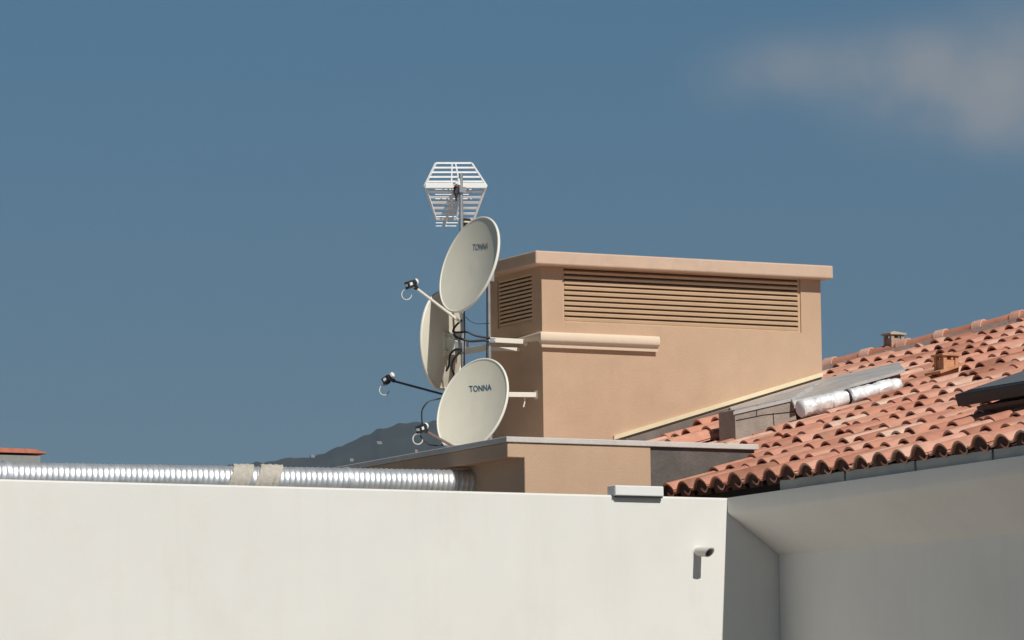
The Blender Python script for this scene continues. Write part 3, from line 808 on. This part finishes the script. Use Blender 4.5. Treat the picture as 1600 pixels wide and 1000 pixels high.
b = MB(); b.prism([q+xb*x+zb*z+bd*-.004 for x, z in ((-.017,.013),(.019,.013),(.001,.038))], bd*.04); b.build('clip', M['red'], AN)
b = MB(); b.tube([q+zb*.03+xb*.02, q+zb*.075+xb*.02], .012, 10); b.build('balun', M['lnbwhite'], AN)
for i, (y_, w_) in enumerate(((.22,.26),(.36,.24),(.50,.22),(.64,.20),(.78,.18),(.90,.16),(.99,.15))):
    for sg in (-1, 1):
        b = MB(); p = ap+bd*y_+zb*sg*.035
        b.tube([p-xb*w_/2, p+xb*w_/2], .0035, 8)
        b.tube([ap+bd*y_, p], .003, 6); b.build('director', M['steel' if i < 5 else 'alu'], AN)
b = MB(); zc_ = atD(722, 300, fdepth(ap)); b.box((m1.x-.025, m1.y-.03, ap.z-.05), (m1.x+.025, m1.y+.03, ap.z-.01)); b.build('mast_clamp', M['steel'], AN)
# junction box low on the pole, below the grid
q = Vector((m1.x+.04, m1.y, atD(729, 341, tm1).z))
AB = empty('mast_amplifier', q, 'small dark amplifier box clipped to the tall pole just above the topmost dish', 'box')
b = MB(); b.box((q.x-.025,q.y-.02,q.z-.035), (q.x+.025,q.y+.02,q.z+.02)); b.build('case', M['black'], AB, bevel=.004)
b = MB(); b.box((q.x-.027,q.y-.022,q.z-.012), (q.x+.029,q.y+.022,q.z-.002)); b.build('band', M['cream_flash'], AB)

# ------------------------------------------------------------------ cables
def smoothline(pts, n=8):
    o = []
    P = [pts[0]]+list(pts)+[pts[-1]]
    for i in range(1, len(P)-2):
        for k_ in range(n):
            t = k_/n; a, b_, c, d_ = P[i-1], P[i], P[i+1], P[i+2]
            o.append(.5*((2*b_)+(c-a)*t+(2*a-5*b_+4*c-d_)*t*t+(3*b_-a-3*c+d_)*t**3))
    o.append(pts[-1]); return o
def cable(pp, r, label, m_='black', t=None):
    pts = [atD(px, py, (q[0] if q else t)) for px, py, *q in pp]
    b = MB(); b.tube(smoothline(pts), r, 8); o = b.build('cable', M[m_], None, smooth=60)
    return tag(o, label, 'cable')
tc2 = tm2-.06
cable([(660,664,fdepth(D2[1])),(659,651,fdepth(D2[1])),(660,640,fdepth(D2[1])),(668,629,fdepth(D2[1])+.05),(682,624,tm2),(700,620,tm2+.1),(722,612,tm1)], .0052, 'black cable arching from the lowest horn up behind the lowest dish')
cable([(657,681,fdepth(D2[1])),(663,689,fdepth(D2[1])),(672,695,tm2-.2),(686,696,tm2-.2),(699,694,tm2-.15)], .0055, 'black cable sagging under the lowest horn to the foot of the dish')
cable([(727,495),(737,503),(748,506),(765,505)], .0024, 'thin dark wire sagging between the two poles', t=tm2)
cable([(722,500),(714,507),(709,514),(709,519),(722,519),(731,519),(742,524),(756,527),(766,528)], .0075, 'thick black cable looping at the poles below the topmost dish', t=tm2-.03)
cable([(709,521),(712,526),(722,530),(734,533),(742,533),(756,532),(764,533)], .0085, 'bundled black cable lying on the upper bracket arm', t=tm2-.05)
cable([(722,545),(712,546),(704,553),(702,562),(701,572),(697,580)], .0075, 'black cable curling down the back of the middle dish', t=tm1-.12)
cable([(722,547),(717,552),(708,563),(706,575),(709,586),(704,597),(700,604)], .0075, 'black cable running down beside the pole behind the lowest dish', t=tm1-.13)
cable([(725,480),(726,520),(725,560),(725,600)], .005, 'black cable strapped straight down the tall pole', t=tm1-.04)
cable([(761,448),(761,500),(761,540),(760,565)], .005, 'black cable strapped straight down the short pole', t=tm2-.02)
cable([(648,530,tm1-.14),(663,527,tm1-.14),(680,529,tm1-.16),(697,530,tm1-.16)], .0022, 'thin dark wire crossing the back of the middle dish') if False else None

# ------------------------------------------------------------------ far things
def far_house(px, py, t, wpx, hpx, label):
    P = atD(px, py, t); k_ = FPX/t; w_ = wpx/k_; h_ = hpx/k_
    e = empty('far_house', P-Vector((0,0,h_)), label, 'house')
    b = MB(); b.box((P.x-w_/2, P.y-w_*.3, P.z-h_), (P.x+w_/2, P.y+w_*.3, P.z)); b.build('wall', M['farwall'], e)
    b = MB(); b.prism([(P.x-w_*.54, P.y-w_*.36, P.z), (P.x-w_*.54, P.y+w_*.36, P.z), (P.x-w_*.54, P.y, P.z+h_*.45)], (w_*1.08,0,0)); b.build('roof', M['farroof'] if wpx < 6 else M['farwall'], e)
far_house(592, 691, 4300, 8, 3, 'pale house alone on the upper hillside')
far_house(488, 712, 4500, 7, 3, 'pale house low on the left shoulder of the hill')
far_house(549, 718, 3900, 6, 3, 'pale house just above the duct joint at the foot of the hill')
far_house(650, 704, 4200, 4, 3, 'tiny pale house on the hillside right beside the lowest dish')
P = atD(4, 721, 190)
RH = empty('red_roofed_house', (P.x, P.y, 0), 'house with a red tiled roof peeping over the duct at the far left', 'house')
b = MB(); b.box((P.x-6, P.y-3.25, 0), (P.x+.3, P.y+4, P.z-.03)); b.build('wall', M['farwall'], RH)
a0 = atD(-60, 711, 190); a1 = atD(8, 712, 190); a2 = atD(31, 718, 190)
b = MB(); zl = P.z-.04
b.prism([(a2.x, P.y-3.3, a2.z), (a1.x, P.y-3.3, a1.z), (a0.x-3, P.y-3.3, a0.z), (a0.x-3, P.y-3.3, a2.z)], (0, 7.6, 0)); b.build('roof', M['farroof'], RH)

# ------------------------------------------------------------------ roof window at the right
hgt = .13
Pc = atP(1491, 617, RP(0,0,hgt+.075), ND); cW = (Pc-RP(Pc.y,0)).dot(UD); yWn = Pc.y
RW = empty('roof_window', RP(yWn, cW), 'dark framed roof window propped above the tiles at the right edge', 'roof window')
b = MB(); Mr = Matrix.Translation(RP(yWn, cW, hgt)) @ Matrix((UD, Vector((0,-1,0)), ND)).transposed().to_4x4()
b.box((0, 0, 0), (1.1, 1.9, .075), Mr); b.build('frame', M['glassdark'], RW, bevel=.006)
b = MB(); b.box((.06, .06, .075), (1.04, 1.84, .082), Mr); b.build('pane', M['skyglass'], RW)
b = MB(); b.box((.05, .12, -.05), (.10, 1.85, -.025), Mr); b.build('sash_rail', M['wood'], RW)
b = MB(); b.box((.12, .15, -.14), (1.0, 1.8, -.03), Mr); b.build('kerb', M['wood'], RW)

# ------------------------------------------------------------------ haze
hz = MB(); hz.box((-8500,-8500,-1.5), (8500,8500,760))
ho = hz.build('haze', bpy.data.materials.new('haze'), None); ho['kind'] = 'stuff'
hmt = ho.data.materials[0]; hmt.use_nodes = True; t = hmt.node_tree; t.nodes.clear()
o_ = t.nodes.new('ShaderNodeOutputMaterial'); vp = t.nodes.new('ShaderNodeVolumePrincipled')
vp.inputs['Color'].default_value = (.62,.76,.92,1); vp.inputs['Density'].default_value = .00006; vp.inputs['Anisotropy'].default_value = 0.0
t.links.new(vp.outputs[0], o_.inputs['Volume'])
